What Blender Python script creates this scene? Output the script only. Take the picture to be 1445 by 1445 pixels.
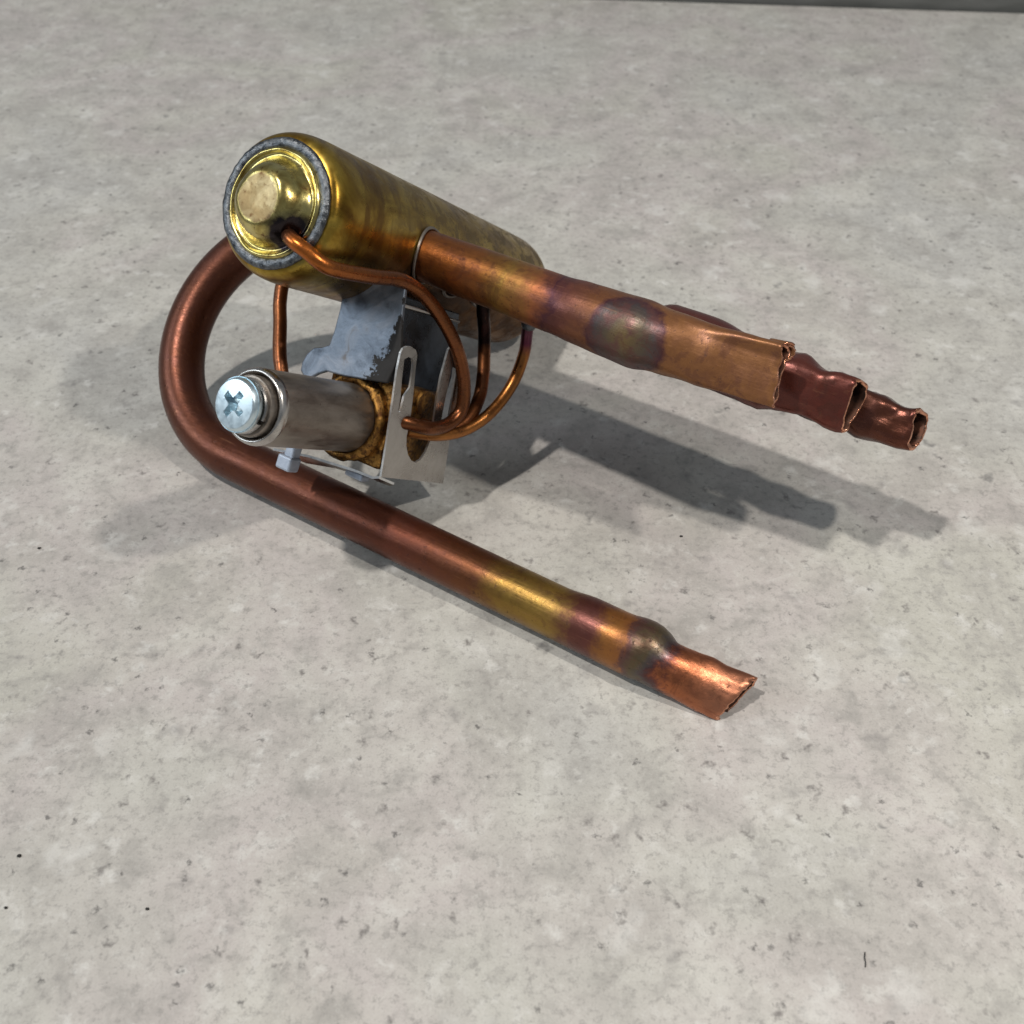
import bpy, bmesh, math, random
import numpy as np
from mathutils import Vector, Matrix, noise
random.seed(7)
for o in list(bpy.data.objects): bpy.data.objects.remove(o)
SC = bpy.context.scene
COL = SC.collection
S = 0.01                                   # everything below is written in centimetres

# ------------------------------------------------------------------ camera, world, lamps, exposure
H = 17.758
PITCH = math.radians(43.032)
cd = bpy.data.cameras.new('camera'); cam = bpy.data.objects.new('camera', cd); COL.objects.link(cam)
cam.location = (0, 0, H * S)
cam.rotation_euler = (math.pi / 2 - PITCH, 0, 0)
cd.sensor_width = 36; cd.sensor_height = 36; cd.sensor_fit = 'HORIZONTAL'
cd.lens = 36 * 1551.3 / 1445.0
cd.clip_start = 0.005; cd.clip_end = 20
cd.dof.use_dof = True; cd.dof.focus_distance = 0.225; cd.dof.aperture_fstop = 30
SC.camera = cam

world = bpy.data.worlds.new('World'); SC.world = world; world.use_nodes = True
wn = world.node_tree
wn.nodes['Background'].inputs[0].default_value = (0.86, 0.93, 1.0, 1)
wn.nodes['Background'].inputs[1].default_value = 0.225

def lamp(name, kind, loc, target, energy, color, size, size_y=None):
    ld = bpy.data.lights.new(name, kind); ob = bpy.data.objects.new(name, ld); COL.objects.link(ob)
    ld.energy = energy; ld.color = color
    ob.location = Vector(loc) * S
    if kind == 'AREA':
        ld.shape = 'RECTANGLE'; ld.size = size * S; ld.size_y = (size_y or size) * S
        ob.rotation_euler = (Vector(target) - Vector(loc)).to_track_quat('-Z', 'Y').to_euler()
    else:
        ld.shadow_soft_size = size * S
    return ob
lamp('spot_lamp', 'POINT', (16.2, 7.7, 32.85), None, 2.2, (1.0, 0.94, 0.86), 0.75)
lamp('ceiling_lamp', 'POINT', (-78, -25, 196), None, 102, (1.0, 0.95, 0.89), 4.0)
lamp('window_light', 'AREA', (-150, 8, 84), (0, 20, 2), 7.5, (0.84, 0.93, 1.0), 66, 50)

SC.view_settings.view_transform = 'Standard'
SC.view_settings.look = 'None'
SC.view_settings.exposure = 0.0
SC.view_settings.gamma = 1.0

# ------------------------------------------------------------------ valve frame: a = along the body, b = along the pipes, c = third side
C0 = Vector((-4.64806, 19.78369, 7.53304))
AX = Vector((0.42700578, 0.67169076, -0.60539044)); DX = Vector((0.84049755, -0.54175257, -0.00824738)); UX = Vector((-0.33351152, -0.50530751, -0.79588592))
ROOT = Vector((-2.0, 19.0, 0.0))
FRAME = Matrix(((AX.x, DX.x, UX.x, 0), (AX.y, DX.y, UX.y, 0), (AX.z, DX.z, UX.z, 0), (0, 0, 0, 1)))
def local_matrix():
    m = FRAME.copy(); m.translation = (C0 - ROOT) * S
    return m

# ------------------------------------------------------------------ node helpers
class N:
    def __init__(s, name):
        s.m = bpy.data.materials.new(name); s.m.use_nodes = True; s.t = s.m.node_tree
        s.b = s.t.nodes['Principled BSDF']
    def n(s, typ, **kw):
        x = s.t.nodes.new(typ)
        for k, v in kw.items(): setattr(x, k, v)
        return x
    def l(s, a, b): s.t.links.new(a, b)
    def coord(s, scale=100.0, stretch=(1, 1, 1)):
        tc = s.n('ShaderNodeTexCoord'); mp = s.n('ShaderNodeMapping')
        mp.inputs['Scale'].default_value = tuple(scale * k for k in stretch)
        s.l(tc.outputs['Object'], mp.inputs[0]); return mp.outputs[0]
    def noise(s, co, scale, detail=4, rough=0.55, dist=0.0):
        x = s.n('ShaderNodeTexNoise'); x.inputs['Scale'].default_value = scale; x.inputs['Detail'].default_value = detail
        x.inputs['Roughness'].default_value = rough; x.inputs['Distortion'].default_value = dist
        s.l(co, x.inputs['Vector']); return x.outputs['Fac']
    def ramp(s, fac, stops, interp='LINEAR'):
        x = s.n('ShaderNodeValToRGB'); x.color_ramp.interpolation = interp
        el = x.color_ramp.elements
        while len(el) < len(stops): el.new(0.5)
        for e, (p, c) in zip(el, stops):
            e.position = p; e.color = (c, c, c, 1) if isinstance(c, (int, float)) else (*c, 1)
        s.l(fac, x.inputs[0]); return x.outputs[0]
    def mix(s, fac, a, b, mode='MIX'):
        x = s.n('ShaderNodeMix', data_type='RGBA', blend_type=mode)
        for i, v in ((0, fac), (6, a), (7, b)):
            if isinstance(v, (int, float)): x.inputs[i].default_value = v
            elif isinstance(v, tuple): x.inputs[i].default_value = (*v, 1)
            else: s.l(v, x.inputs[i])
        return x.outputs[2]
    def math(s, op, a, b=0.0, c=None):
        x = s.n('ShaderNodeMath', operation=op)
        for i, v in enumerate((a, b) if c is None else (a, b, c)):
            if isinstance(v, (int, float)): x.inputs[i].default_value = v
            else: s.l(v, x.inputs[i])
        return x.outputs[0]
    def bump(s, h, strength, dist=0.01):
        x = s.n('ShaderNodeBump'); x.inputs['Strength'].default_value = strength; x.inputs['Distance'].default_value = dist * S
        s.l(h, x.inputs['Height']); s.l(x.outputs[0], s.b.inputs['Normal']); return x
    def set(s, **kw):
        for k, v in kw.items():
            i = s.b.inputs[k.replace('_', ' ')]
            if isinstance(v, (int, float)): i.default_value = v
            elif isinstance(v, tuple): i.default_value = (*v, 1)
            else: s.l(v, i)
        return s

def heat_copper(name, smax, stops, rough=0.40, wob=0.25, metallic=0.9, speck=0.5, scratch=0.5, seed=0.0, blotch=None, met=None):
    """copper whose heat colours run along the tube's own length (attribute s, in cm)"""
    k = N(name); co = k.coord()
    mp = k.n('ShaderNodeMapping'); mp.inputs['Location'].default_value = (seed, seed * 1.7, -seed); k.l(co, mp.inputs[0]); co = mp.outputs[0]
    at = k.n('ShaderNodeAttribute', attribute_name='s')
    n1 = k.noise(co, 1.5, 6, 0.68, 0.5)
    sv = k.math('ADD', at.outputs['Fac'], k.math('MULTIPLY', k.math('SUBTRACT', n1, 0.5), wob * 4))
    f = k.math('DIVIDE', sv, smax)
    col = k.ramp(f, [(p / smax, c) for p, c in stops])
    n2 = k.noise(co, 2.3, 6, 0.65, 0.6)
    col = k.mix(k.ramp(n2, [(0.42, 0.0), (0.72, speck)]), col, (0.10, 0.035, 0.03))
    if blotch:
        tc = k.n('ShaderNodeTexCoord'); vm = k.n('ShaderNodeVectorMath', operation='DISTANCE'); k.l(tc.outputs['Object'], vm.inputs[0]); vm.inputs[1].default_value = blotch
        nb2 = k.noise(co, 3.0, 4, 0.6)
        dd = k.math('ADD', k.math('MULTIPLY', vm.outputs['Value'], 100), k.math('MULTIPLY', k.math('SUBTRACT', nb2, 0.5), 0.35))
        inner = k.ramp(dd, [(0.05, (0.17, 0.11, 0.045)), (0.38, (0.10, 0.075, 0.05)), (0.64, (0.07, 0.055, 0.055)), (0.80, (0.07, 0.024, 0.03))])
        inner = k.mix(k.ramp(nb2, [(0.45, 0.0), (0.62, 0.8)]), inner, (0.12, 0.05, 0.045))
        col = k.mix(k.ramp(dd, [(0.80, 1.0), (0.90, 0.0)]), col, inner)
    n3 = k.noise(co, 5.0, 5, 0.7, 0.2)
    col = k.mix(k.ramp(n3, [(0.60, 0.0), (0.78, 0.3)]), col, (0.34, 0.15, 0.075))
    n4 = k.noise(k.coord(100, (1, 1, 1)), 22, 3, 0.6)
    rg = k.math('ADD', k.ramp(n3, [(0.3, rough + 0.04), (0.75, rough - 0.12)]), k.math('MULTIPLY', n4, 0.06))
    k.set(Base_Color=col, Metallic=metallic, Roughness=rg)
    n5 = k.noise(k.coord(100, (7, 0.35, 7)), 2.4, 4, 0.7, 0.1)          # drawing lines and scuffs along the tube
    rg = k.math('ADD', rg, k.math('MULTIPLY', k.math('SUBTRACT', n5, 0.5), 0.35))
    n7 = k.noise(co, 1.9, 7, 0.72, 0.7)
    col = k.mix(k.ramp(n7, [(0.54, 0.0), (0.58, speck * 0.9)]), col, (0.10, 0.036, 0.026))
    n6 = k.noise(co, 9.0, 3, 0.6)
    rg = k.math('ADD', rg, k.ramp(n6, [(0.62, 0.0), (0.70, 0.2)]))
    col = k.mix(k.ramp(n6, [(0.64, 0.0), (0.70, 0.55)]), col, (0.05, 0.022, 0.018))
    col = k.mix(k.ramp(n5, [(0.62, 0.0), (0.74, 0.35)]), col, (0.40, 0.19, 0.10))
    k.set(Base_Color=col, Roughness=rg)
    if met: k.set(Metallic=k.ramp(f, [(p / smax, c) for p, c in met]))
    h = k.math('ADD', k.math('MULTIPLY', n4, 0.25), k.math('ADD', k.math('MULTIPLY', n3, 0.8), k.math('MULTIPLY', n5, 0.5)))
    k.bump(h, scratch, 0.012)
    return k.m

# ------------------------------------------------------------------ object helpers
FIT = [False]          # sets the small fittings out along the body
def fit(v):
    v = np.asarray(v, float); a, b, c = v[:, 0], v[:, 1], v[:, 2]
    return np.stack([1.083 * a - .058 * b + .033 * c + .171, b, .004 * a - .016 * b + c - .007], 1)

def add(name, verts, faces, mat, parent=None, mat_slots=None, fmat=None, smooth=True, attr=None, world_space=False, sharp=None, kind=None, cut=None):
    me = bpy.data.meshes.new(name)
    v = (fit(verts) if FIT[0] else np.asarray(verts, float)) * S
    me.from_pydata(v.tolist(), [], [tuple(int(i) for i in f) for f in faces])
    me.materials.append(mat)
    for m in (mat_slots or []): me.materials.append(m)
    if fmat: me.polygons.foreach_set('material_index', fmat)
    if cut is not None:
        cv = Vector(cut).normalized()
        for p_ in me.polygons: p_.material_index = 1 if abs(p_.normal.dot(cv)) < 0.6 else 0
    if attr is not None:
        a = me.attributes.new('s', 'FLOAT', 'POINT'); a.data.foreach_set('value', np.asarray(attr, np.float32))
    bm = bmesh.new(); bm.from_mesh(me); bmesh.ops.recalc_face_normals(bm, faces=bm.faces)
    for f in bm.faces: f.smooth = smooth
    if smooth and sharp:
        for e in bm.edges:
            if len(e.link_faces) == 2 and e.calc_face_angle(0) > math.radians(sharp): e.smooth = False
    bm.to_mesh(me); bm.free()
    ob = bpy.data.objects.new(name, me); COL.objects.link(ob)
    if parent is not None:
        ob.parent = parent
        if parent.type == 'EMPTY': ob.matrix_local = local_matrix()
    return ob

def catmull(P, per=10):
    P = [np.array(p, float) for p in P]
    Q = [2 * P[0] - P[1]] + P + [2 * P[-1] - P[-2]]
    out = []
    for i in range(1, len(Q) - 2):
        for j in range(per):
            t = j / per
            out.append(0.5 * ((2 * Q[i]) + (-Q[i-1] + Q[i+1]) * t + (2*Q[i-1] - 5*Q[i] + 4*Q[i+1] - Q[i+2]) * t*t + (-Q[i-1] + 3*Q[i] - 3*Q[i+1] + Q[i+2]) * t**3))
    out.append(P[-1]); return np.array(out)

def sweep(path, radius, nseg=28, up=(0, 0, 1), bump=0.0, bscale=1.0, cap=True):
    """round tube along a path; radius a number or list"""
    path = np.array(path, float); n = len(path)
    r = np.full(n, radius) if np.isscalar(radius) else np.array(radius, float)
    T = np.gradient(path, axis=0); T /= np.linalg.norm(T, axis=1)[:, None]
    nv = np.array(up, float); nv -= T[0] * (nv @ T[0]); nv /= np.linalg.norm(nv)
    V = []; F = []; A = []; s = 0
    for i in range(n):
        if i: s += np.linalg.norm(path[i] - path[i-1])
        nv = nv - T[i] * (nv @ T[i]); nv /= np.linalg.norm(nv); bv = np.cross(T[i], nv)
        for k in range(nseg):
            a = 2 * math.pi * k / nseg
            dirv = nv * math.cos(a) + bv * math.sin(a)
            p = path[i] + dirv * r[i]
            if bump: p = p + dirv * bump * noise.noise(Vector(p) * bscale)
            V.append(p); A.append(s)
    for i in range(n - 1):
        for k in range(nseg):
            k2 = (k + 1) % nseg
            F.append((i*nseg+k, i*nseg+k2, (i+1)*nseg+k2, (i+1)*nseg+k))
    if cap:
        F.append(tuple(range(nseg))[::-1]); F.append(tuple((n-1)*nseg + k for k in range(nseg)))
    return V, F, A

def loft(rings, attrs, close_ends=(False, False)):
    n = len(rings[0]); V = [p for r in rings for p in r]; A = []
    for a in attrs: A += [a] * n
    F = []
    for i in range(len(rings) - 1):
        for k in range(n):
            k2 = (k + 1) % n
            F.append((i*n+k, i*n+k2, (i+1)*n+k2, (i+1)*n+k))
    if close_ends[0]: F.append(tuple(range(n))[::-1])
    if close_ends[1]: F.append(tuple((len(rings)-1)*n + k for k in range(n)))
    return V, F, A

def lathe(profile, center=(0, 0), nseg=72, axis='a', wob=0.0, wscale=2.0, seed=0.0):
    """profile of (a, r); turned about the line b=center[0], c=center[1] along a"""
    V = []; F = []; A = []
    for (a, r) in profile:
        for k in range(nseg):
            t = 2 * math.pi * k / nseg
            rr = r
            aa = a
            if wob:
                q = Vector((a * wscale + seed, r * math.cos(t) * wscale, r * math.sin(t) * wscale))
                rr = r + wob * noise.noise(q); aa = a + wob * noise.noise(q + Vector((9, 3, 1)))
            V.append((aa, center[0] + rr * math.cos(t), center[1] + rr * math.sin(t))); A.append(a)
    n = len(profile)
    for i in range(n - 1):
        for k in range(nseg):
            k2 = (k + 1) % nseg
            F.append((i*nseg+k, i*nseg+k2, (i+1)*nseg+k2, (i+1)*nseg+k))
    return V, F, A

def smooth_profile(pts, per=5):
    return [tuple(p) for p in catmull(pts, per)]

def slab(poly2, to3, thick, nrm):
    """flat polygon (list of 2D) -> solid sheet. to3 maps 2D to 3D, nrm = 3D offset direction"""
    n = len(poly2); nr = np.array(nrm, float)
    P0 = [np.array(to3(*p), float) for p in poly2]
    V = P0 + [p + nr * thick for p in P0]
    F = [tuple(range(n)), tuple(range(n, 2*n))[::-1]] + [(i, (i+1) % n, n + (i+1) % n, n + i) for i in range(n)]
    return V, F

def bevel(ob, w, seg=2, ang=30):
    m = ob.modifiers.new('bevel', 'BEVEL'); m.width = w * S; m.segments = seg; m.limit_method = 'ANGLE'; m.angle_limit = math.radians(ang)
    m.harden_normals = False
    return ob

def join(*parts):
    V = []; F = []
    for v, f in parts:
        o = len(V); V += list(v); F += [tuple(i + o for i in q) for q in f]
    return V, F

def box(a0, a1, b0, b1, c0, c1):
    V = [(a, b, c) for a in (a0, a1) for b in (b0, b1) for c in (c0, c1)]
    F = [(0,1,3,2), (4,6,7,5), (0,4,5,1), (2,3,7,6), (0,2,6,4), (1,5,7,3)]
    return V, F

def tag(o, label, cat, kind=None, group=None):
    if label: o['label'] = label
    if cat: o['category'] = cat
    if kind: o['kind'] = kind
    if group: o['group'] = group
    return o

# ------------------------------------------------------------------ setting: the stone-look worktop
k = N('worktop_stone'); co = k.coord(100)
big = k.noise(co, 0.10, 3, 0.5, 0.3); mid = k.noise(co, 0.42, 5, 0.62, 0.5)
blot = k.noise(co, 1.25, 6, 0.68, 0.35); fine = k.noise(co, 5.5, 5, 0.7, 0.1); grit = k.noise(co, 22, 3, 0.6)
col = k.ramp(big, [(0.36, (0.515, 0.50, 0.455)), (0.46, (0.52, 0.48, 0.465)), (0.54, (0.52, 0.505, 0.47)), (0.64, (0.50, 0.49, 0.47))])
col = k.mix(k.ramp(mid, [(0.36, 0.45), (0.52, 0.0)]), col, (0.37, 0.35, 0.33))
col = k.mix(k.ramp(mid, [(0.54, 0.0), (0.68, 0.6)]), col, (0.62, 0.605, 0.565))
col = k.mix(k.ramp(blot, [(0.33, 0.6), (0.49, 0.0)]), col, (0.33, 0.315, 0.30))
col = k.mix(k.ramp(blot, [(0.56, 0.0), (0.68, 0.65)]), col, (0.64, 0.625, 0.60))
col = k.mix(k.ramp(fine, [(0.33, 0.65), (0.48, 0.0)]), col, (0.29, 0.275, 0.265))
col = k.mix(k.ramp(fine, [(0.56, 0.0), (0.72, 0.4)]), col, (0.66, 0.65, 0.62))
def dots(scale, r0, r1, keep, shade, amt, off=0.0):
    global col
    v = k.n('ShaderNodeTexVoronoi'); v.inputs['Scale'].default_value = scale; v.inputs['Randomness'].default_value = 1.0
    w = k.n('ShaderNodeMapping'); w.inputs['Location'].default_value = (off, off * 2, 0)
    wv = k.n('ShaderNodeVectorMath', operation='MULTIPLY_ADD')
    nn = k.n('ShaderNodeTexNoise'); nn.inputs['Scale'].default_value = scale * 3; k.l(co, nn.inputs['Vector'])
    k.l(nn.outputs['Color'], wv.inputs[0]); wv.inputs[1].default_value = (0.95 / scale,) * 3; k.l(co, wv.inputs[2])
    k.l(wv.outputs[0], w.inputs[0]); k.l(w.outputs[0], v.inputs['Vector'])
    sep = k.n('ShaderNodeSeparateColor'); k.l(v.outputs['Color'], sep.inputs[0])
    m = k.math('MULTIPLY', k.ramp(v.outputs['Distance'], [(r0, 1.0), (r1, 0.0)]), k.ramp(sep.outputs[0], [(keep, 1.0), (keep + 0.02, 0.0)]))
    col = k.mix(k.math('MULTIPLY', m, amt), col, shade)
dots(0.7, 0.02, 0.34, 0.22, (0.72, 0.71, 0.69), 0.6, 3.1)
dots(0.8, 0.03, 0.16, 0.14, (0.17, 0.165, 0.165), 0.7, 7.7)
dots(2.1, 0.05, 0.26, 0.22, (0.19, 0.175, 0.17), 0.85, 1.3)
dots(1.1, 0.05, 0.30, 0.16, (0.24, 0.225, 0.225), 0.45, 4.4)
dots(1.8, 0.04, 0.36, 0.18, (0.72, 0.71, 0.69), 0.6, 5.2)
dots(3.6, 0.08, 0.30, 0.10, (0.10, 0.095, 0.095), 0.75, 9.2)
col = k.mix(k.ramp(grit, [(0.3, 0.15), (0.5, 0.0)]), col, (0.22, 0.21, 0.2))
col = k.mix(1.0, col, (0.95, 0.955, 0.94), 'MULTIPLY')
k.set(Base_Color=col, Roughness=k.ramp(blot, [(0.3, 0.42), (0.7, 0.52)]))
k.b.inputs['Specular IOR Level'].default_value = 0.35
k.bump(k.math('ADD', fine, k.math('MULTIPLY', grit, 0.3)), 0.25, 0.008)
M_STONE = k.m
def edge(x): return 54.46 - 0.0974 * (x - 5.94)
V, F = slab([(-70, -12), (75, -12), (75, edge(75)), (-70, edge(-70))], lambda x, y: (x, y, 0), 3.0, (0, 0, -1))
wt = add('worktop', V, F, M_STONE, smooth=False); tag(wt, None, None, 'structure'); bevel(wt, 0.12, 2)
k = N('upstand_grey'); co = k.coord(100, (0.25, 1, 1.5)); nz = k.noise(co, 1.5, 4)
k.set(Base_Color=k.ramp(nz, [(0.3, (0.10, 0.105, 0.10)), (0.7, (0.17, 0.175, 0.17))]), Roughness=0.45, Metallic=0.3)
V, F = slab([(-70, edge(-70) + 0.12), (75, edge(75) + 0.12), (75, edge(75) + 1.6), (-70, edge(-70) + 1.6)], lambda x, y: (x, y, -3), 5.0, (0, 0, 1))
up = add('upstand', V, F, k.m, smooth=False); tag(up, None, None, 'structure'); bevel(up, 0.1, 2)

# ------------------------------------------------------------------ materials of the valve
def brass_body():
    k = N('tarnished_brass'); co = k.coord(100, (1, 1, 1)); at = k.n('ShaderNodeAttribute', attribute_name='s')
    n1 = k.noise(co, 0.9, 5, 0.6, 0.8); n2 = k.noise(co, 3.4, 6, 0.7, 0.3)
    ringco = k.coord(100, (1.8, 0.55, 0.55)); n3 = k.noise(ringco, 1.6, 4, 0.6, 0.4)
    col = k.ramp(n1, [(0.32, (0.13, 0.066, 0.010)), (0.45, (0.26, 0.155, 0.022)), (0.58, (0.41, 0.275, 0.05)), (0.72, (0.34, 0.245, 0.07))])
    near = k.ramp(k.math('DIVIDE', at.outputs['Fac'], 10.0), [(0.05, 0.15), (0.10, 1.0), (0.28, 0.8), (0.36, 0.0)])
    col = k.mix(k.math('MULTIPLY', near, k.ramp(n3, [(0.40, 0.8), (0.56, 0.0)])), col, (0.15, 0.075, 0.014))
    far = k.ramp(k.math('DIVIDE', at.outputs['Fac'], 10.0), [(0.15, 0.0), (0.42, 0.75), (0.85, 0.85)])
    sep = k.n('ShaderNodeSeparateXYZ'); k.l(co, sep.inputs[0])        # shell turns browner towards the pipe side and the underside
    hz = k.math('ADD', k.math('ADD', k.math('MULTIPLY', sep.outputs['Y'], 0.55), k.math('MULTIPLY', sep.outputs['Z'], 0.75)), k.math('MULTIPLY', k.math('SUBTRACT', n2, 0.5), 1.2))
    heat = k.math('MULTIPLY', k.ramp(k.math('DIVIDE', at.outputs['Fac'], 11.0), [(0.10, 0.0), (0.24, 1.0)]), k.ramp(hz, [(0.75, 0.0), (1.05, 0.9)]))
    pat = k.math('MULTIPLY', far, k.ramp(k.noise(co, 2.0, 7, 0.75, 0.5), [(0.505, 0.0), (0.525, 1.0)]))
    col = k.mix(pat, col, (0.13, 0.09, 0.045))
    col = k.mix(k.math('MULTIPLY', far, 0.25), col, (0.34, 0.25, 0.12))
    col = k.mix(heat, col, k.mix(k.ramp(n1, [(0.4, 0.0), (0.6, 1.0)]), (0.085, 0.035, 0.014), (0.24, 0.10, 0.03)))
    n4 = k.noise(co, 14, 4, 0.7)
    col = k.mix(k.ramp(n4, [(0.60, 0.0), (0.7, 0.35)]), col, (0.20, 0.13, 0.05))
    k.set(Base_Color=col, Metallic=0.93, Roughness=k.math('ADD', k.ramp(n2, [(0.35, 0.24), (0.65, 0.42)]), k.math('MULTIPLY', pat, 0.2)))
    k.bump(k.math('ADD', n2, k.math('MULTIPLY', n4, 0.3)), 0.22, 0.015)
    return k.m
def brass_cap():
    k = N('polished_brass_cap'); co = k.coord(100); at = k.n('ShaderNodeAttribute', attribute_name='s')
    n1 = k.noise(co, 2.2, 5, 0.6, 0.4); n2 = k.noise(co, 7, 5, 0.7)
    col = k.ramp(n1, [(0.34, (0.28, 0.19, 0.055)), (0.5, (0.52, 0.43, 0.155)), (0.7, (0.64, 0.55, 0.25))])
    flat = k.ramp(k.math('ADD', at.outputs['Fac'], k.math('MULTIPLY', k.math('SUBTRACT', n1, 0.5), 0.3)), [(0.44, 1.0), (0.49, 0.0)])
    col = k.mix(k.math('MULTIPLY', flat, 0.9), col, k.mix(k.ramp(n1, [(0.4, 0.0), (0.6, 1.0)]), (0.22, 0.15, 0.075), (0.34, 0.26, 0.15)))
    col = k.mix(k.ramp(n2, [(0.57, 0.0), (0.66, 0.85)]), col, (0.14, 0.07, 0.03))
    # scorch round the soldered capillary
    tc = k.n('ShaderNodeTexCoord'); vm = k.n('ShaderNodeVectorMath', operation='DISTANCE'); k.l(tc.outputs['Object'], vm.inputs[0])
    vm.inputs[1].default_value = (-0.0005, 0.0058, 0.0040)
    dd = k.math('ADD', k.math('MULTIPLY', vm.outputs['Value'], 100), k.math('MULTIPLY', k.math('SUBTRACT', n1, 0.5), 0.35))
    sc = k.ramp(dd, [(0.36, 1.0), (0.50, 0.0)])
    col = k.mix(sc, col, (0.035, 0.028, 0.03))
    k.set(Base_Color=col, Metallic=1.0, Roughness=k.math('ADD', k.math('MULTIPLY', flat, 0.22), k.ramp(n2, [(0.3, 0.16), (0.7, 0.30)])))
    k.bump(k.math('ADD', n2, n1), 0.22, 0.02)
    return k.m
def simple(name, c0, c1, metallic, rough, scale=3.0, bump=0.2, bd=0.012, stretch=(1, 1, 1), spots=None, spot_at=(0.6, 0.7), rr=0.08):
    k = N(name); co = k.coord(100, stretch); n1 = k.noise(co, scale, 5, 0.65, 0.4); n2 = k.noise(k.coord(100), 12, 4, 0.7)
    col = k.ramp(n1, [(0.36, c0), (0.64, c1)])
    if spots: col = k.mix(k.ramp(n2, [(spot_at[0], 0.0), (spot_at[1], 0.8)]), col, spots)
    k.set(Base_Color=col, Metallic=metallic, Roughness=k.ramp(n1, [(0.35, rough - rr), (0.65, rough + rr)]))
    k.bump(k.math('ADD', n1, k.math('MULTIPLY', n2, 0.4)), bump, bd)
    return k.m
M_BODY = brass_body(); M_CAP = brass_cap()
M_WELD = simple('weld_bead', (0.06, 0.066, 0.075), (0.20, 0.21, 0.22), 0.95, 0.35, 7, 0.9, 0.03, spots=(0.05, 0.055, 0.06), spot_at=(0.58, 0.66))
M_STEM = simple('stained_steel', (0.20, 0.17, 0.145), (0.31, 0.275, 0.24), 0.88, 0.44, 2.5, 0.12, 0.01, stretch=(0.5, 1.6, 1.6), spots=(0.10, 0.08, 0.07), spot_at=(0.62, 0.75))
M_STEEL = simple('bright_steel', (0.36, 0.34, 0.32), (0.52, 0.50, 0.48), 1.0, 0.27, 3, 0.04)
M_EDGE_GLINT = simple('sheet_edge_highlight', (0.62, 0.64, 0.66), (0.85, 0.87, 0.88), 0.8, 0.35, 6, 0.3)  # highlight on the sheet edges, painted as a brighter steel
M_ZINC = simple('zinc_screw', (0.58, 0.70, 0.76), (0.70, 0.82, 0.88), 1.0, 0.36, 5, 0.06, spots=(0.50, 0.58, 0.68), spot_at=(0.62, 0.72))
M_SHEET = simple('thin_sheet_steel', (0.36, 0.34, 0.32), (0.48, 0.46, 0.44), 0.95, 0.30, 1.5, 0.1, 0.02, spots=(0.26, 0.22, 0.2), spot_at=(0.64, 0.76))
M_PLAST = simple('grey_zinc_tab', (0.34, 0.39, 0.47), (0.46, 0.51, 0.60), 0.5, 0.5, 5, 0.2)
M_BRAZE = simple('brazed_brass', (0.10, 0.04, 0.012), (0.46, 0.24, 0.06), 0.88, 0.42, 4.2, 0.8, 0.05, spots=(0.04, 0.018, 0.008), spot_at=(0.50, 0.60))
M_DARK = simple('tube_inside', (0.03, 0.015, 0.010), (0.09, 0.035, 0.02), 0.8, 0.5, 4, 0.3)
M_EDGE = simple('bare_copper_cut', (0.55, 0.22, 0.12), (0.80, 0.42, 0.28), 1.0, 0.28, 9, 0.5, 0.02)
def saddle_mat():
    k = N('scorched_galvanised'); co = k.coord(100); n1 = k.noise(co, 1.6, 5, 0.6, 0.8); n2 = k.noise(co, 3.6, 6, 0.72)
    col = k.ramp(n1, [(0.35, (0.085, 0.10, 0.125)), (0.52, (0.18, 0.21, 0.255)), (0.66, (0.25, 0.275, 0.32)), (0.75, (0.18, 0.165, 0.16))])
    sep = k.n('ShaderNodeSeparateXYZ'); k.l(co, sep.inputs[0])
    e = k.math('ADD', sep.outputs['Y'], k.math('ADD', k.math('MULTIPLY', k.math('SUBTRACT', sep.outputs['Z'], 2.1), 0.28), k.math('MULTIPLY', k.math('SUBTRACT', n2, 0.5), 1.7)))
    burn = k.ramp(k.math('DIVIDE', e, 4.0), [(0.488, 0.0), (0.493, 1.0)])
    col = k.mix(burn, col, (0.012, 0.011, 0.011))
    k.set(Base_Color=col, Metallic=k.math('SUBTRACT', 0.75, k.math('MULTIPLY', burn, 0.75)), Roughness=k.math('ADD', k.ramp(n1, [(0.3, 0.36), (0.7, 0.52)]), k.math('MULTIPLY', burn, 0.35)))
    k.bump(k.math('ADD', n1, k.math('MULTIPLY', n2, 0.4)), 0.35, 0.04)
    return k.m
M_SADDLE = saddle_mat()
M_SADDLE_D = simple('blackened_steel_and_shade', (0.02, 0.022, 0.026), (0.07, 0.09, 0.12), 0.85, 0.30, 1.2, 0.2)  # black steel, with shade behind the bracket put into its colour
BR = (0.115, 0.036, 0.019); BRD = (0.075, 0.023, 0.014); OR = (0.29, 0.095, 0.022); PU = (0.075, 0.024, 0.034); GO = (0.42, 0.27, 0.05); TAN = (0.235, 0.10, 0.036); RO = (0.20, 0.07, 0.045); GR = (0.10, 0.085, 0.085); PK = (0.5, 0.24, 0.15)
M_P1 = heat_copper('copper_heated_first', blotch=(0.0300, 0.0668, 0.0015), smax=10, stops=[(0, (0.34, 0.10, 0.022)), (1.6, OR), (3.0, (0.31, 0.115, 0.035)), (3.7, (0.35, 0.20, 0.045)), (4.4, (0.34, 0.115, 0.045)), (4.85, PU), (5.25, (0.16, 0.055, 0.038)), (5.9, (0.20, 0.078, 0.03)), (6.5, (0.16, 0.07, 0.04)), (7.15, TAN), (10, TAN)], rough=0.38, wob=0.30, speck=0.45, met=[(0, 0.9), (3.5, 0.85), (5, 0.6), (7, 0.5), (10, 0.5)])
M_P2 = heat_copper('copper_heated_second', 13, [(0, BR), (5, BR), (8, (0.11, 0.028, 0.024)), (9.5, (0.13, 0.034, 0.024)), (13, (0.16, 0.042, 0.028))], 0.30, 0.15, speck=0.6, seed=5.0, met=[(0, 0.5), (9, 0.55), (13, 0.7)])
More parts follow.
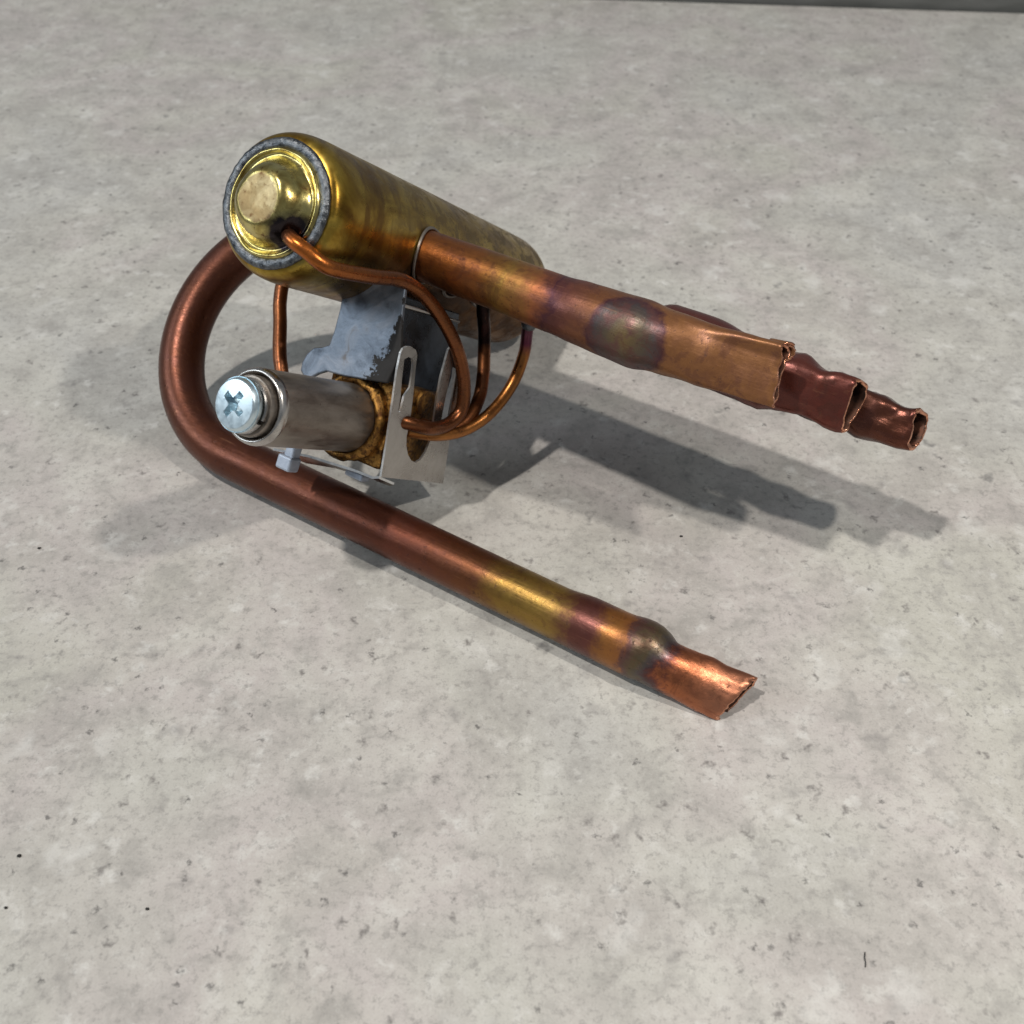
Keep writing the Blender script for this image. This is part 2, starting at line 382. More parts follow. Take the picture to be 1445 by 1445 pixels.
M_P3 = heat_copper('copper_heated_third', 13, [(0, BR), (9, BRD), (10.8, (0.08, 0.028, 0.016)), (13, (0.16, 0.05, 0.03))], 0.28, 0.15, speck=0.6, seed=11.0, met=[(0, 0.5), (10, 0.6), (13, 0.85)])
M_U = heat_copper('copper_u_tube', 24, [(0, (0.10, 0.034, 0.018)), (13.0, (0.115, 0.036, 0.018)), (16.0, (0.125, 0.036, 0.019)), (17.8, (0.15, 0.055, 0.022)), (18.6, (0.25, 0.15, 0.034)), (19.7, (0.29, 0.175, 0.04)), (20.15, (0.13, 0.045, 0.032)), (20.6, (0.13, 0.042, 0.034)), (20.9, (0.28, 0.115, 0.028)), (21.35, (0.30, 0.115, 0.03)), (21.5, (0.10, 0.045, 0.045)), (21.8, (0.12, 0.09, 0.045)), (22.1, (0.10, 0.085, 0.085)), (22.28, (0.11, 0.04, 0.042)), (22.4, (0.42, 0.14, 0.06)), (24, (0.46, 0.20, 0.12))], 0.36, 0.32, speck=0.35, seed=2.0, met=[(0, 0.75), (16.5, 0.75), (18.6, 0.85), (20.2, 0.7), (21.6, 0.6), (22.4, 0.9)])
M_CAPIL = heat_copper('capillary_copper', 12, [(0, (0.10, 0.05, 0.04)), (0.45, (0.20, 0.08, 0.04)), (0.7, (0.46, 0.13, 0.022)), (1.5, (0.36, 0.115, 0.028)), (3, (0.19, 0.068, 0.024)), (12, (0.17, 0.062, 0.025))], 0.30, 0.05, speck=0.3, seed=3.0)
M_CAPIL2 = heat_copper('capillary_copper_purple_end', 12, [(0, (0.30, 0.27, 0.27)), (0.12, (0.12, 0.05, 0.07)), (0.55, (0.12, 0.03, 0.06)), (0.9, (0.38, 0.15, 0.04)), (12, (0.40, 0.17, 0.05))], 0.34, 0.03, speck=0.2, seed=4.0)
M_CAPIL3 = heat_copper('capillary_copper_brown', 12, [(0, (0.012, 0.008, 0.007)), (1.25, (0.014, 0.009, 0.008)), (1.45, (0.22, 0.08, 0.028)), (12, (0.30, 0.11, 0.04))], 0.36, 0.05, speck=0.3, seed=6.0)  # near black along the first stretch, brown after it

M_CAPIL4 = heat_copper('capillary_copper_dull', 12, [(0, BRD), (0.7, (0.20, 0.075, 0.03)), (12, (0.24, 0.085, 0.035))], 0.38, 0.05, speck=0.3, seed=8.0)

# ------------------------------------------------------------------ the valve
root = bpy.data.objects.new('reversing_valve', None); COL.objects.link(root); root.location = ROOT * S; root.empty_display_size = 0.02
tag(root, 'cut-off brass and copper reversing valve with bent tubes lying on the grey stone worktop', 'valve')

# body shell
prof = smooth_profile([(0.10, 1.20), (0.10, 1.28), (0.17, 1.385), (0.32, 1.455), (0.55, 1.49), (0.8, 1.5)], 4) + [(a, 1.5) for a in np.arange(1.2, 9.6, 0.4)] + smooth_profile([(9.6, 1.5), (9.95, 1.48), (10.25, 1.36), (10.42, 1.15), (10.46, 0.8), (10.47, 0.02)], 4)
V, F, A = lathe(prof, nseg=96, wob=0.006, wscale=0.9)
body = add('body', V, F, M_BODY, root, attr=A)
# pressed end cap
prof = [(-0.465, 0.001), (-0.475, 0.28), (-0.472, 0.46), (-0.445, 0.55), (-0.375, 0.64), (-0.27, 0.715), (-0.14, 0.78), (-0.03, 0.85), (0.015, 0.91), (0.0, 0.965), (-0.045, 1.015), (-0.03, 1.06), (0.03, 1.10), (0.12, 1.12)]
pr = smooth_profile(prof, 4); V, F, _ = lathe(pr, nseg=96, wob=0.02, wscale=2.2)
A = [math.hypot(v[1], v[2]) for v in V]
add('end_cap', V, F, M_CAP, body, attr=A)
# weld bead round the cap
V = []; nb = 240; ns = 14
for i in range(nb):
    t = 2 * math.pi * i / nb
    rip = 0.006 * math.sin(i * 1.15) + 0.035 * noise.noise(Vector((math.cos(t) * 4, math.sin(t) * 4, 0)))
    for j in range(ns):
        q = 2 * math.pi * j / ns
        lump = 0.014 * noise.noise(Vector((math.cos(t) * 11, math.sin(t) * 11, j * 0.7)))
        rr = 1.175 + (0.115 + lump * .5) * math.cos(q) + rip * 0.35
        V.append((0.055 - (0.075 + lump * .7 + rip * 0.35) * math.sin(q), rr * math.cos(t), rr * math.sin(t)))
F = [(i*ns+j, i*ns+(j+1) % ns, ((i+1) % nb)*ns+(j+1) % ns, ((i+1) % nb)*ns+j) for i in range(nb) for j in range(ns)]
add('weld_ring', V, F, M_WELD, body)

# outlet pipes: section = squashed ring in the (a, c) plane, swept along b
def pipe(name, a0, stations, mat, nseg=64, wall=0.075, depth=1.3, dents=0.0, dseed=0.0, lip=0.0, parent=root, oblique=0.0, slant=0.0):
    """stations: (b, ra, rc, tear, power, ac, cc) - half sizes, taper of the a-thickness towards +c, squareness, centre offset"""
    st = np.array(stations, float); dense = []
    bs = []
    for i in range(len(st) - 1):
        m = max(2, int((st[i+1, 0] - st[i, 0]) / 0.12))
        bs += list(np.linspace(st[i, 0], st[i+1, 0], m, endpoint=False))
    bs.append(st[-1, 0])
    def at(b):
        i = int(np.clip(np.searchsorted(st[:, 0], b) - 1, 0, len(st) - 2))
        t = (b - st[i, 0]) / (st[i+1, 0] - st[i, 0]); t = t * t * (3 - 2 * t)
        return st[i] * (1 - t) + st[i+1] * t
    def ring(b, shrink, extra=0.0):
        _, ra, rc, tear, pw, ac, cc = at(b); R = []
        for q in range(nseg):
            t = 2 * math.pi * q / nseg; ct, sn = math.cos(t), math.sin(t)
            x = math.copysign(abs(ct) ** (2 / pw), ct); y = math.copysign(abs(sn) ** (2 / pw), sn)
            w = max(0.12, 1 - tear * (0.5 + 0.5 * y)) if tear < 1 else (1 - (tear - 1)) + (tear - 1) * (0.20 + 0.80 * max(0., min(1., (-y - .55) / .35)))
            rra = max(ra * w - shrink, 0.015); rrc = max(rc - shrink, 0.02)
            p = Vector((a0 + ac + rra * x, b, cc + rrc * y))
            if dents:
                k_ = max(0.0, min(1.0, (b - (st[-1, 0] - 3.2)) / 1.6))
                dv = noise.noise(p * 1.6 + Vector((dseed, 0, 0))) * dents * k_ + noise.noise(p * 3.6 + Vector((0, dseed, 0))) * dents * 0.3 * k_
                p = p + Vector((x * dv, 0, y * dv))
            e = max(0.0, min(1.0, (b - (st[-1, 0] - 0.8)) / 0.8))
            p.y += e * (oblique * y + slant * x * w + 0.05 * noise.noise(Vector((ct * 2.5, sn * 2.5, dseed))) + 0.014 * noise.noise(Vector((ct * 9, sn * 9, dseed))))
            if lip and x < 0: p.x -= lip * e ** 4
            R.append(tuple(p))
        return R
    rings = [ring(b, 0) for b in bs]; at_ = list(bs)
    rings.append([tuple(np.array(a_) * 0.5 + np.array(b_) * 0.5 + np.array((0, 0.02, 0))) for a_, b_ in zip(ring(bs[-1], 0), ring(bs[-1], wall))]); at_.append(bs[-1])
    nb_ = [bs[-1] - depth * f for f in (0, 0.1, 0.3, 0.6, 1.0)]
    for b in nb_: rings.append(ring(b, wall)); at_.append(b)
    V, F, A = loft(rings, at_, (True, True))
    no = len(bs) * nseg
    fm = []
    for f in F: fm.append(1 if min(f) >= no + nseg else (2 if max(f) >= no else 0))
    ob = add(name, V, F, mat, parent, mat_slots=[M_DARK, M_EDGE], fmat=fm, attr=A)
    return ob
p1 = pipe('outlet_tube', 3.60, [(1.15, .535, .56, 1, 2, 0, -.08), (3.0, .57, .585, 1, 2, 0, -.06), (4.9, .60, .61, 1, 2, 0, -.03), (5.4, .64, .65, 1, 2, 0, -.03), (6.1, .67, .68, 1, 2, 0, -.02), (6.75, .70, .71, 1, 2, 0, -.02), (7.25, .62, .64, 1, 2, 0, -.04), (8.2, .44, .62, 1.3, 2.1, -.06, -.06), (9.0, .34, .60, 1.85, 2.1, -.10, -.11), (9.70, .33, .60, 2, 2.1, -.05, -.15)], M_P1, dents=.022, dseed=1.0, oblique=0.10, slant=.12, lip=.02, depth=1.0, wall=.07)
p2 = pipe('outlet_tube', 5.05, [(1.15, .54, .54, 0, 2, 0, 0), (6.2, .58, .58, 0, 2, 0, -.06), (6.8, .70, .72, 0, 2, 0, -.16), (7.6, .66, .72, 0, 2, 0, -.17), (8.8, .56, .66, .1, 2.2, 0, -.10), (10.3, .42, .54, .35, 2.8, 0, -.08), (10.95, .38, .57, .74, 3.4, 0, -.09)], M_P2, dents=.14, dseed=14.0, oblique=0.0, slant=.12, depth=1.2, wall=.085)
p3 = pipe('outlet_tube', 6.50, [(1.15, .54, .54, 0, 2, 0, 0), (6.2, .56, .56, 0, 2, 0, -.05), (9.0, .52, .52, 0, 2, 0, -.06), (11.0, .45, .47, .1, 2.4, 0, -.08), (12.1, .36, .42, .35, 3.0, 0, -.08)], M_P3, dents=.15, dseed=23.0, oblique=0.05, slant=.12, depth=1.2, wall=.085)
p1['label'] = 'nearest outlet tube, tan and purple, its end pinched flat'
p2['label'] = 'middle outlet tube, dark red, with a squashed open end'
p3['label'] = 'farthest outlet tube, dark brown, with a torn open end'
# the torn lip of the nearest tube rolls outwards at its upper corner
V = []; nb = 30; ns = 9
for j in range(ns):
    w_ = j / (ns - 1)
    for i in range(nb):
        t = math.radians(-100 + 395 * i / (nb - 1)); r_ = .105 + .05 * (i / nb) + .02 * w_
        jag = .035 * noise.noise(Vector((math.cos(t) * 4, math.sin(t) * 4, 5))) if j == ns - 1 else 0
        V.append((3.70 + r_ * math.cos(t) * .9 - .06 * w_, 9.25 + .42 * w_ + jag + .10 * math.cos(t) * w_, -.60 - .03 * w_ + r_ * math.sin(t)))
F = [(j*nb+i, j*nb+i+1, (j+1)*nb+i+1, (j+1)*nb+i) for j in range(ns - 1) for i in range(nb - 1)]
cl = add('curled_lip', V, F, M_P1, p1, mat_slots=[M_DARK, M_EDGE], attr=[v[1] for v in V])
sm = cl.modifiers.new('thick', 'SOLIDIFY'); sm.thickness = .05 * S; sm.material_offset_rim = 2; sm.offset = 0
# joint ring where the first tube enters the body
def wire_ring(name, a, b, c, ra, rc, r, mat, parent, tilt=0.0):
    V = []; nb = 96; ns = 10
    for i in range(nb):
        t = 2 * math.pi * i / nb
        # rides on the round body: b follows the cylinder
        cc = c + rc * math.sin(t); bb = b + (math.sqrt(max(0.05, 2.25 - cc * cc)) - 1.5)
        ctr = Vector((a + ra * math.cos(t), bb, cc)); out = Vector((math.cos(t), 0, math.sin(t)))
        for j in range(ns):
            q = 2 * math.pi * j / ns
            V.append(tuple(ctr + (out * math.cos(q) + Vector((0, 1, 0)) * math.sin(q)) * r))
    F = [(i*ns+j, i*ns+(j+1) % ns, ((i+1) % nb)*ns+(j+1) % ns, ((i+1) % nb)*ns+j) for i in range(nb) for j in range(ns)]
    return add(name, V, F, mat, parent)
for p, a in ((p1, 3.60), (p2, 5.05), (p3, 6.50)):
    wire_ring('joint_ring', a, 1.54, -.08 if p is p1 else 0, .575, .60, .04, M_STEM, p)

# U-shaped inlet tube
Sx = np.array([5.3, 0, 0]); Ex = np.array([3.64, 0, 5.93]); ctr = (Sx + Ex) / 2; v = (Sx - Ex) / 2; r = np.linalg.norm(v); v /= r; b0 = -2.0
path = [Sx + np.array([0, b, 0]) for b in np.linspace(-1.2, b0, 5, endpoint=False)]
path += [ctr + np.array([0, b0 - r * math.sin(t), 0]) + v * r * math.cos(t) for t in np.linspace(0, math.pi, 60)]
legb = list(np.linspace(b0, 11.2, 110)[1:])
path += [Ex + np.array([0, b, 0]) for b in legb]
rad = []
for p in path: rad.append(.56)
i0 = len(path) - len(legb)
def legr(b):
    xs = [-3, 7.3, 7.8, 8.6, 8.85, 9.0, 9.25, 9.42, 9.62, 12]; ys = [.56, .56, .60, .60, .605, .64, .64, .59, .52, .46]
    return float(np.interp(b, xs, ys))
for i, b in enumerate(legb): rad[i0 + i] = legr(b)
# smooth radii
ra = np.array(rad)
for _ in range(2): ra[1:-1] = (ra[:-2] + 2 * ra[1:-1] + ra[2:]) / 4
path = np.array(path)
path[:, 2] += np.where(path[:, 1] > 7, -(ra - .56) * 0.9, 0) * (np.arange(len(path)) >= i0)
path[:, 0] += np.where((path[:, 1] > 9.6) & (np.arange(len(path)) >= i0), (path[:, 1] - 9.6) * .16, 0)
T = np.gradient(path, axis=0); T /= np.linalg.norm(T, axis=1)[:, None]
nrm = np.cross(np.array([0, 1, 0]), v); nrm /= np.linalg.norm(nrm)   # plane normal of the U (never parallel to the tube)
ns = 56; rings = []; at_ = []; s = 0
def u_ring(i, shrink):
    bi = np.cross(T[i], nrm); bi /= np.linalg.norm(bi); R = []
    onleg = i >= i0; b = path[i, 1]
    k_ = max(0., min(1., (b - 9.7) / 1.5)) if onleg else 0.
    k_ = k_ * k_ * (3 - 2 * k_)
    for q in range(ns):
        t = 2 * math.pi * q / ns; x, y = math.cos(t), math.sin(t)
        rn = (ra[i] - shrink)
        # flattening of the cut end: wide along e1, thin along e2
        P = nrm * x * rn + bi * y * rn
        e1 = np.array([0.35, 0, -0.94]); e2 = np.array([0.94, 0, 0.35])
        c1 = P @ e1; c2 = P @ e2
        c1 *= 1 + 0.14 * k_; c2 *= 1 - 0.52 * k_
        p = path[i] + e1 * c1 + e2 * c2 if k_ > 0 else path[i] + P
        if k_ > 0:
            pv = Vector(p); dv = noise.noise(pv * 2.2) * .08 * k_ + noise.noise(pv * 6) * .03 * k_
            p = p + np.array([0, 0, 1.0]) * dv
            # slanting, ragged cut
            e = max(0., (b - 10.6) / .75); p[1] += e * (0.42 * (c1 / .5) * 0.5 + 0.09 * noise.noise(Vector((x * 5, y * 5, 2))))
        R.append(tuple(p))
    return R
for i in range(len(path)):
    if i: s += np.linalg.norm(path[i] - path[i-1])
    rings.append(u_ring(i, 0)); at_.append(s)
print('U tube length', s, 's at b0 leg', at_[i0])
rings.append([tuple((np.array(a_) + np.array(b_)) / 2 + np.array((0, .02, 0))) for a_, b_ in zip(u_ring(len(path)-1, 0), u_ring(len(path)-1, .085))]); at_.append(s)
for i in (len(path)-1, len(path)-3, len(path)-8, len(path)-14): rings.append(u_ring(i, .085)); at_.append(s)
V, F, A = loft(rings, at_, (True, True)); no = (len(path) + 1) * ns
ut = add('inlet_tube', V, F, M_U, root, mat_slots=[M_DARK, M_EDGE], fmat=[1 if min(f) >= no else (2 if max(f) >= no - ns else 0) for f in F], attr=A)
ut['label'] = 'long U-bent copper tube reaching to the front, its end cut at a slant'

# capillary tubes
FIT[0] = True
def capillary(pts, mat, r=.155, label=None, per=8):
    P = catmull(pts, per); V, F, A = sweep(P, r, 20, up=(0.3, 0.2, 1), bump=0.006, bscale=2.0)
    o = add('capillary_tube', V, F, mat, root, attr=A)
    if label: o['label'] = label
    return o
capillary([(.1, .50, .38), (-.12, .56, .47), (-.26, .78, .56), (-.22, 1.12, .66), (.11, 1.55, .83), (1.08, 1.78, .74), (2.0, 1.95, .62), (2.72, 2.26, .86), (3.37, 2.7, 1.47), (3.89, 2.9, 2.16), (4.1, 3.0, 2.80), (3.98, 2.98, 3.15), (3.65, 2.92, 3.38), (3.2, 2.85, 3.46), (2.77, 2.55, 3.46), (2.7, 2.3, 3.46)], M_CAPIL, .155, 'capillary from the end cap sweeping round the body')
capillary([(5.1, 3.4, .50), (5.16, 3.4, .76), (5.37, 3.4, 1.31), (5.27, 3.4, 2.1), (4.85, 3.3, 2.86), (4.33, 3.1, 3.35), (3.72, 2.8, 3.61), (3.2, 2.35, 3.7)], M_CAPIL2, .14, 'outermost capillary with a purple heat mark at its top')
capillary([(4.55, 2.28, .2), (4.75, 2.36, .7), (4.92, 2.45, 1.1), (4.98, 2.6, 1.6), (4.95, 2.78, 2.1), (4.88, 2.9, 2.6), (4.51, 3.0, 3.11), (4.08, 2.85, 3.45), (3.5, 2.3, 3.5)], M_CAPIL3, .155, 'capillary between the other two, black at its top')
capillary([(3.2, -1.4, .4), (2.75, -1.6, .95), (2.51, -1.6, 1.47), (2.36, -1.4, 1.95), (2.24, -1.12, 2.4), (2.08, -.8, 2.9), (2.0, -.55, 3.25), (2.0, -.2, 3.7), (2.4, .4, 4.0)], M_CAPIL4, .155, 'capillary hanging behind the solenoid stem')
# silver solder collars
def bead(p, r, mat, parent, name='solder_bead', squash=(1, 1, 1), seed=0.):
    bm = bmesh.new(); bmesh.ops.create_icosphere(bm, subdivisions=3, radius=r)
    V = []; 
    for v_ in bm.verts:
        q = v_.co * (1 + .22 * noise.noise(v_.co * 6 + Vector((seed, 0, 0)))); V.append((p[0] + q.x * squash[0], p[1] + q.y * squash[1], p[2] + q.z * squash[2]))
    F = [tuple(x.index for x in f.verts) for f in bm.faces]; bm.free()
    return add(name, V, F, mat, parent)
bead((.0, .53, .42), .235, M_WELD, body, squash=(.7, 1, 1))
bead((5.13, 3.4, .62), .18, M_WELD, p2, seed=4.)

# saddle bracket between body and pilot
front = [(.45, .9), (.52, 1.35), (.56, 1.6), (.58, 2.1), (.56, 2.42), (.40, 2.52), (.18, 2.60), (.04, 2.78), (-.02, 3.0), (.0, 3.18), (.14, 3.27), (.34, 3.24), (.50, 3.10), (.70, 2.98), (1.2, 2.93), (2.30, 2.73), (2.42, 2.06), (2.25, 1.6), (2.14, 1.22), (2.0, .6), (1.2, .7)]
V, F = slab(front, lambda b, c: (2.0, b, c), .11, (1, 0, 0))
side = [(2.05, .6), (2.05, 1.22), (2.0, 2.7), (4.4, 2.6), (4.5, .6)]
sd = add('saddle_bracket', V, F, M_SADDLE, root, smooth=False); bevel(sd, .035, 3)
V, F = slab([(2.13, .9), (2.13, 2.75), (2.8, 3.0), (4.0, 3.4), (5.2, 3.5), (5.3, 2.4), (4.9, .9)], lambda a, c: (a, 1.62 + .06 * c, c), .10, (0, -1, 0))  # plate extended as a dark backing, standing in for shade behind the bracket openings
o = add('side_plate', V, F, M_SADDLE_D, sd, smooth=False); bevel(o, .03, 2)
V, F = slab([(2.15, 1.1), (2.2, 1.9), (2.9, 2.28), (4.2, 2.2), (4.2, 1.1)], lambda a, b: (a, b, 1.22 - .10 * (b - 1.1)), .08, (0, 0, -1))
o = add('top_flange', V, F, M_SHEET, sd, smooth=False); bevel(o, .03, 2)

# pilot valve: brass block, brazed ring, steel stem, collars, screw
SB, SCc, SR = 1.40, 3.775, .755
poly = [(.5, 2.86), (2.42, 2.72), (2.46, 4.62), (.62, 4.64)]
V, F = slab(poly, lambda b, c: (2.42, b, c), 1.75, (1, 0, 0))
blk = add('pilot_block', V, F, M_BRAZE, root, smooth=False); bevel(blk, .10, 3)
V, F, A = lathe(smooth_profile([(2.30, .70), (2.18, .80), (2.20, .90), (2.34, .965), (2.5, .93)], 4), (SB, SCc), 80, wob=.05, wscale=4.0)
add('braze_ring', V, F, M_BRAZE, blk)
V, F, A = lathe([(2.7, .001), (2.7, .34), (2.72, .36), (3.3, .36)], (0, 0), 24)
V = [(3.0 + c_ * 1.0 , 2.44 + (a_ - 2.7) * -.3 + .05, 3.05 + b_ * 1.0) for a_, b_, c_ in V]
add('port_boss', [(3.35 + (x - 3.0) * .75, y, 2.98 + (z - 3.05) * .75) for x, y, z in V], F, M_BRAZE, blk)
prof = [(2.35, SR)] + [(a, SR) for a in np.arange(2.2, -.1, -.25)] + smooth_profile([(-.12, SR), (-.50, SR - .002), (-.64, SR - .03), (-.70, SR - .08), (-.69, SR - .12), (-.58, SR - .14)], 3) + [(-.3, SR - .15), (-.28, .1), (-.28, .001)]
V, F, A = lathe(prof, (SB, SCc), 80)
stem = add('solenoid_stem', V, F, M_STEM, root, attr=A, sharp=50)
V, F, A = lathe(smooth_profile([(-.56, SR + .006), (-.62, SR + .008), (-.70, SR - .02), (-.735, SR - .06), (-.72, SR - .10), (-.62, SR - .125), (-.4, SR - .13)], 3), (SB, SCc), 80)
add('stem_rim', V, F, M_STEEL, stem)
V, F, A = lathe([(-.3, .605)] + smooth_profile([(-.79, .605), (-.84, .59), (-.86, .555), (-.86, .3)], 3), (SB, SCc), 64)
add('collar', V, F, M_STEM, stem, sharp=50)
# split lock washer with a gap
nb = 60; V = []
prs = [(-.99, .25), (-.99, .52), (-.965, .545), (-.885, .545), (-.865, .52), (-.865, .25)]
g0 = math.radians(20); 
for i in range(nb + 1):
    t = g0 + .08 + (2 * math.pi - .16) * i / nb; off = .07 * (i / nb - .5)
    for (a, rr) in prs: V.append((a + off, SB + rr * math.cos(t), SCc + rr * math.sin(t)))
m_ = len(prs); F = [(i*m_+j, i*m_+(j+1) % m_, (i+1)*m_+(j+1) % m_, (i+1)*m_+j) for i in range(nb) for j in range(m_)] + [tuple(range(m_)), tuple(nb*m_+j for j in range(m_))]
add('lock_washer', V, F, M_STEEL, stem, sharp=35)
# screw: pan head with crossed recess
def screw():
    NR = 22; NT = 96; R = .525; V = []; depthmax = .26
    rot = math.radians(27)
    def height(x, y):
        rr = math.hypot(x, y); top = -1.25 + .03 * (rr / R) ** 2
        if rr > .88 * R: top += .10 * ((rr - .88 * R) / (.12 * R)) ** 1.6
        u_ = x * math.cos(rot) + y * math.sin(rot); w_ = -x * math.sin(rot) + y * math.cos(rot)
        arm = .275; hw = .068
        def inarm(p, q):   # soft edged slot
            d1 = hw + .05 * max(0, 1 - abs(p) / .12) - abs(q); d2 = arm - abs(p)
            return max(0., min(1., min(d1, d2) / .02))
        k_ = max(inarm(u_, w_), inarm(w_, u_))
        return top + k_ * (depthmax - .25 * rr)
    n = 90; V = []; F = []
    idx = {}
    for i in range(n + 1):          # square grid mapped to the disc keeps the slots crisp
        for j in range(n + 1):
            gx = 2 * i / n - 1; gy = 2 * j / n - 1
            x = gx * math.sqrt(1 - gy * gy / 2) * R; y = gy * math.sqrt(1 - gx * gx / 2) * R
            idx[i, j] = len(V); V.append((height(x, y), SB + x, SCc + y))
    for i in range(n):
        for j in range(n): F.append((idx[i, j], idx[i+1, j], idx[i+1, j+1], idx[i, j+1]))
    rim = [idx[i, 0] for i in range(n)] + [idx[n, j] for j in range(n)] + [idx[i, n] for i in range(n, 0, -1)] + [idx[0, j] for j in range(n, 0, -1)]
    prev = rim
    for (a, sc_) in ((-1.13, 1.02), (-1.07, 1.03), (-1.03, 1.0), (-1.0, .9)):
        cur = []
        for q in rim:
            _, b, c = V[q]; cur.append(len(V)); V.append((a, SB + (b - SB) * sc_, SCc + (c - SCc) * sc_))
        for z in range(len(rim)): F.append((prev[z], prev[(z+1) % len(rim)], cur[(z+1) % len(rim)], cur[z]))
        prev = cur
    F.append(tuple(prev))
    return V, F
V, F = screw(); add('screw', V, F, M_ZINC, stem, sharp=40)

# L bracket of thin sheet: upright with a deep notch and an ear, flange under the stem
ux = lambda a, c: (a, 2.45 + (a - 2.2) * .13, c)
upr = [(2.51, 4.74), (2.36, 3.99), (2.16, 3.13), (1.98, 2.37), (1.93, 2.03), (1.96, 1.92), (2.05, 1.86), (2.18, 1.84), (2.34, 1.88), (2.44, 1.98), (2.50, 2.21), (2.72, 2.89), (2.86, 3.4), (2.91, 3.77), (3.0, 3.98), (3.14, 4.17), (3.31, 4.29), (3.48, 4.33), (3.61, 4.25), (3.70, 4.06), (3.73, 3.76), (3.62, 3.27), (3.49, 2.79), (3.40, 2.3), (3.36, 1.7), (3.42, 1.6), (3.86, 1.6), (3.93, 1.68), (4.08, 2.3), (4.22, 2.95), (4.40, 3.71), (4.67, 4.76), (3.57, 4.75)]
hole = [(2.09, 2.13), (2.20, 2.06), (2.33, 2.08), (2.40, 2.18), (2.50, 2.55), (2.53, 2.70), (2.44, 2.90), (2.47, 3.24), (2.40, 3.26), (2.33, 2.92), (2.22, 2.6)]
hole2 = [(3.66, 2.05), (3.86, 2.05), (3.96, 2.5), (4.12, 3.2), (4.10, 3.36), (3.96, 3.42), (3.88, 3.3), (3.80, 2.9)]
def sheet_with_hole(outer, hl, to3, thick, nrm):
    bm = bmesh.new()
    def loop(pts):
        vs = [bm.verts.new(to3(*p)) for p in pts]
        return [bm.edges.new((vs[i], vs[(i+1) % len(vs)])) for i in range(len(vs))]
    es = loop(outer)
    for q_ in hl: es += loop(q_)
    bmesh.ops.triangle_fill(bm, use_beauty=True, use_dissolve=False, edges=es)
    r_ = bmesh.ops.extrude_face_region(bm, geom=list(bm.faces))
    nv_ = [g for g in r_['geom'] if isinstance(g, bmesh.types.BMVert)]
    bmesh.ops.translate(bm, verts=nv_, vec=Vector(nrm) * thick)
    bm.verts.index_update()
    V = [tuple(x.co) for x in bm.verts]; F = [tuple(x.index for x in f.verts) for f in bm.faces]; bm.free()
    return V, F
V, F = sheet_with_hole(upr, [hole, hole2], ux, .055, (-.13, 1, 0))
mb = add('mounting_bracket', V, F, M_SHEET, root, mat_slots=[M_EDGE_GLINT], cut=(-.13, 1, 0), smooth=False)
# flange, gently bowed, bends over from the foot of the upright
cols = []
near = [(2.51, 2.49, 4.74), (2.44, 2.38, 4.79), (2.30, 1.95, 4.78), (2.12, 1.5, 4.80), (1.78, 1.08, 4.79), (1.42, .66, 4.84), (1.30, .48, 4.86)]
for i, p in enumerate(near):
    t = i / (len(near) - 1)
    far = (p[0] + .55 + .6 * t, p[1] + .07, p[2] + .12 + .12 * t)
    cols.append((p, far))
V = []; 
for p, q in cols:
    for w in np.linspace(0, 1, 6): 
        m_ = np.array(p) * (1 - w) + np.array(q) * w; V.append(m_)
nt = len(V); V += [x + np.array([0, 0, .055]) for x in V]
F = []
for i in range(len(cols) - 1):
    for j in range(5):
        a_ = i*6+j; q = (a_, a_+1, a_+7, a_+6); F.append(q); F.append(tuple(x + nt for x in q)[::-1])
bd = [i*6 for i in range(len(cols))] + [(len(cols)-1)*6 + j for j in range(1, 6)] + [i*6+5 for i in range(len(cols)-2, -1, -1)] + [j for j in range(4, 0, -1)]
for i in range(len(bd)): F.append((bd[i], bd[(i+1) % len(bd)], bd[(i+1) % len(bd)] + nt, bd[i] + nt))
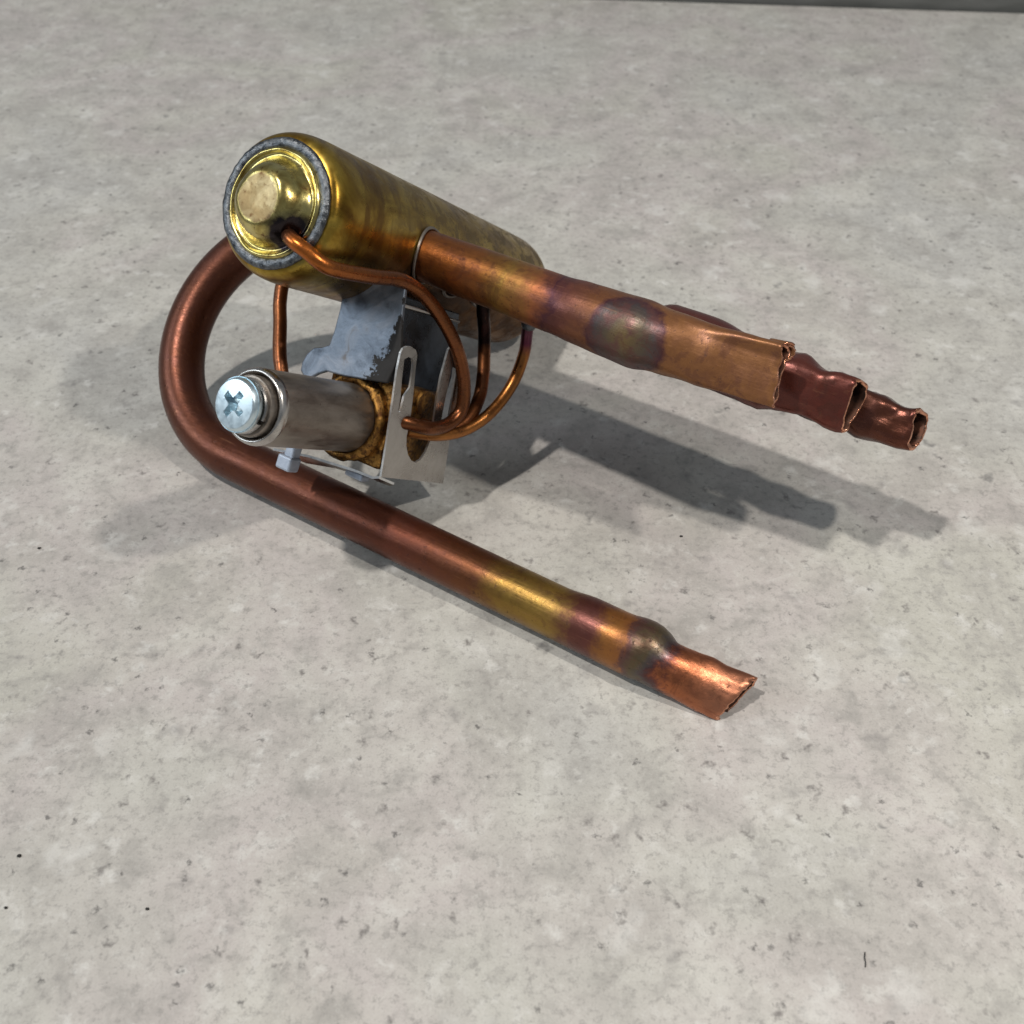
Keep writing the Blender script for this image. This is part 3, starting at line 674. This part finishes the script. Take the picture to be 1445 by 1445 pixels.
fl = add('bracket_flange', V, F, M_SHEET, mb, mat_slots=[M_EDGE_GLINT], cut=(-.2, 0, 1), smooth=False)
V, F = join(box(1.28, 1.62, .66, 1.06, 4.90, 5.22), box(1.36, 1.62, .74, 1.0, 4.62, 4.95))
tb = add('tab', V, F, M_PLAST, mb, smooth=False); bevel(tb, .05, 3)
V, F = box(2.45, 2.75, 1.62, 2.12, 4.87, 5.02)
tb2 = add('tab', V, F, M_PLAST, mb, smooth=False); bevel(tb2, .04, 2)

FIT[0] = False
# ------------------------------------------------------------------ crumbs and a fibre on the worktop
kd = N('dark_crumb'); kd.set(Base_Color=(0.012, 0.011, 0.010), Roughness=0.7)
def crumb(x, y, r, label, seed):
    bm = bmesh.new(); bmesh.ops.create_icosphere(bm, subdivisions=2, radius=r); V = []
    for v_ in bm.verts:
        q = v_.co * (1 + .5 * noise.noise(v_.co * (1.2 / r) + Vector((seed, 0, 0)))); V.append((q.x * 1.3, q.y, q.z * .6 + r * .5))
    F = [tuple(t_.index for t_ in f.verts) for f in bm.faces]; bm.free()
    o = add('crumb', V, F, kd.m); o.location = (x * S, y * S, 0); return tag(o, label, 'crumb', group='dark crumbs scattered on the worktop')
CR = [
    ((-8.73, 10.08), 0.03, 'tiny black crumb near the lower left corner of the worktop'),
    ((-6.22, 9.09), 0.026, 'tiny round black crumb at the lower left, the one furthest to the right'),
    ((-8.64, 9.11), 0.024, 'tiny black crumb at the very left edge, near the bottom left corner'),
    ((-10.8, 17.8), 0.03, 'tiny black crumb on the bare worktop left of the U-bent tube'),
    ((3.91, 18.19), 0.028, 'tiny black crumb between the long tube and the shadows'),
]
for i, ((x, y), r_, lb) in enumerate(CR): crumb(x, y, r_, lb, i * 3.3)
x, y = (5.81, 8.2)
P = catmull([(-.02, -.12, .012), (0, -.05, .02), (.005, .04, .022), (.035, .13, .012)], 6); V, F, A = sweep(P, .010, 8, up=(0, 0, 1))
fb = add('fibre', V, F, kd.m); fb.location = (x * S, y * S, 0.0); tag(fb, 'short curved black fibre lying on the bare worktop at the lower right', 'fibre')
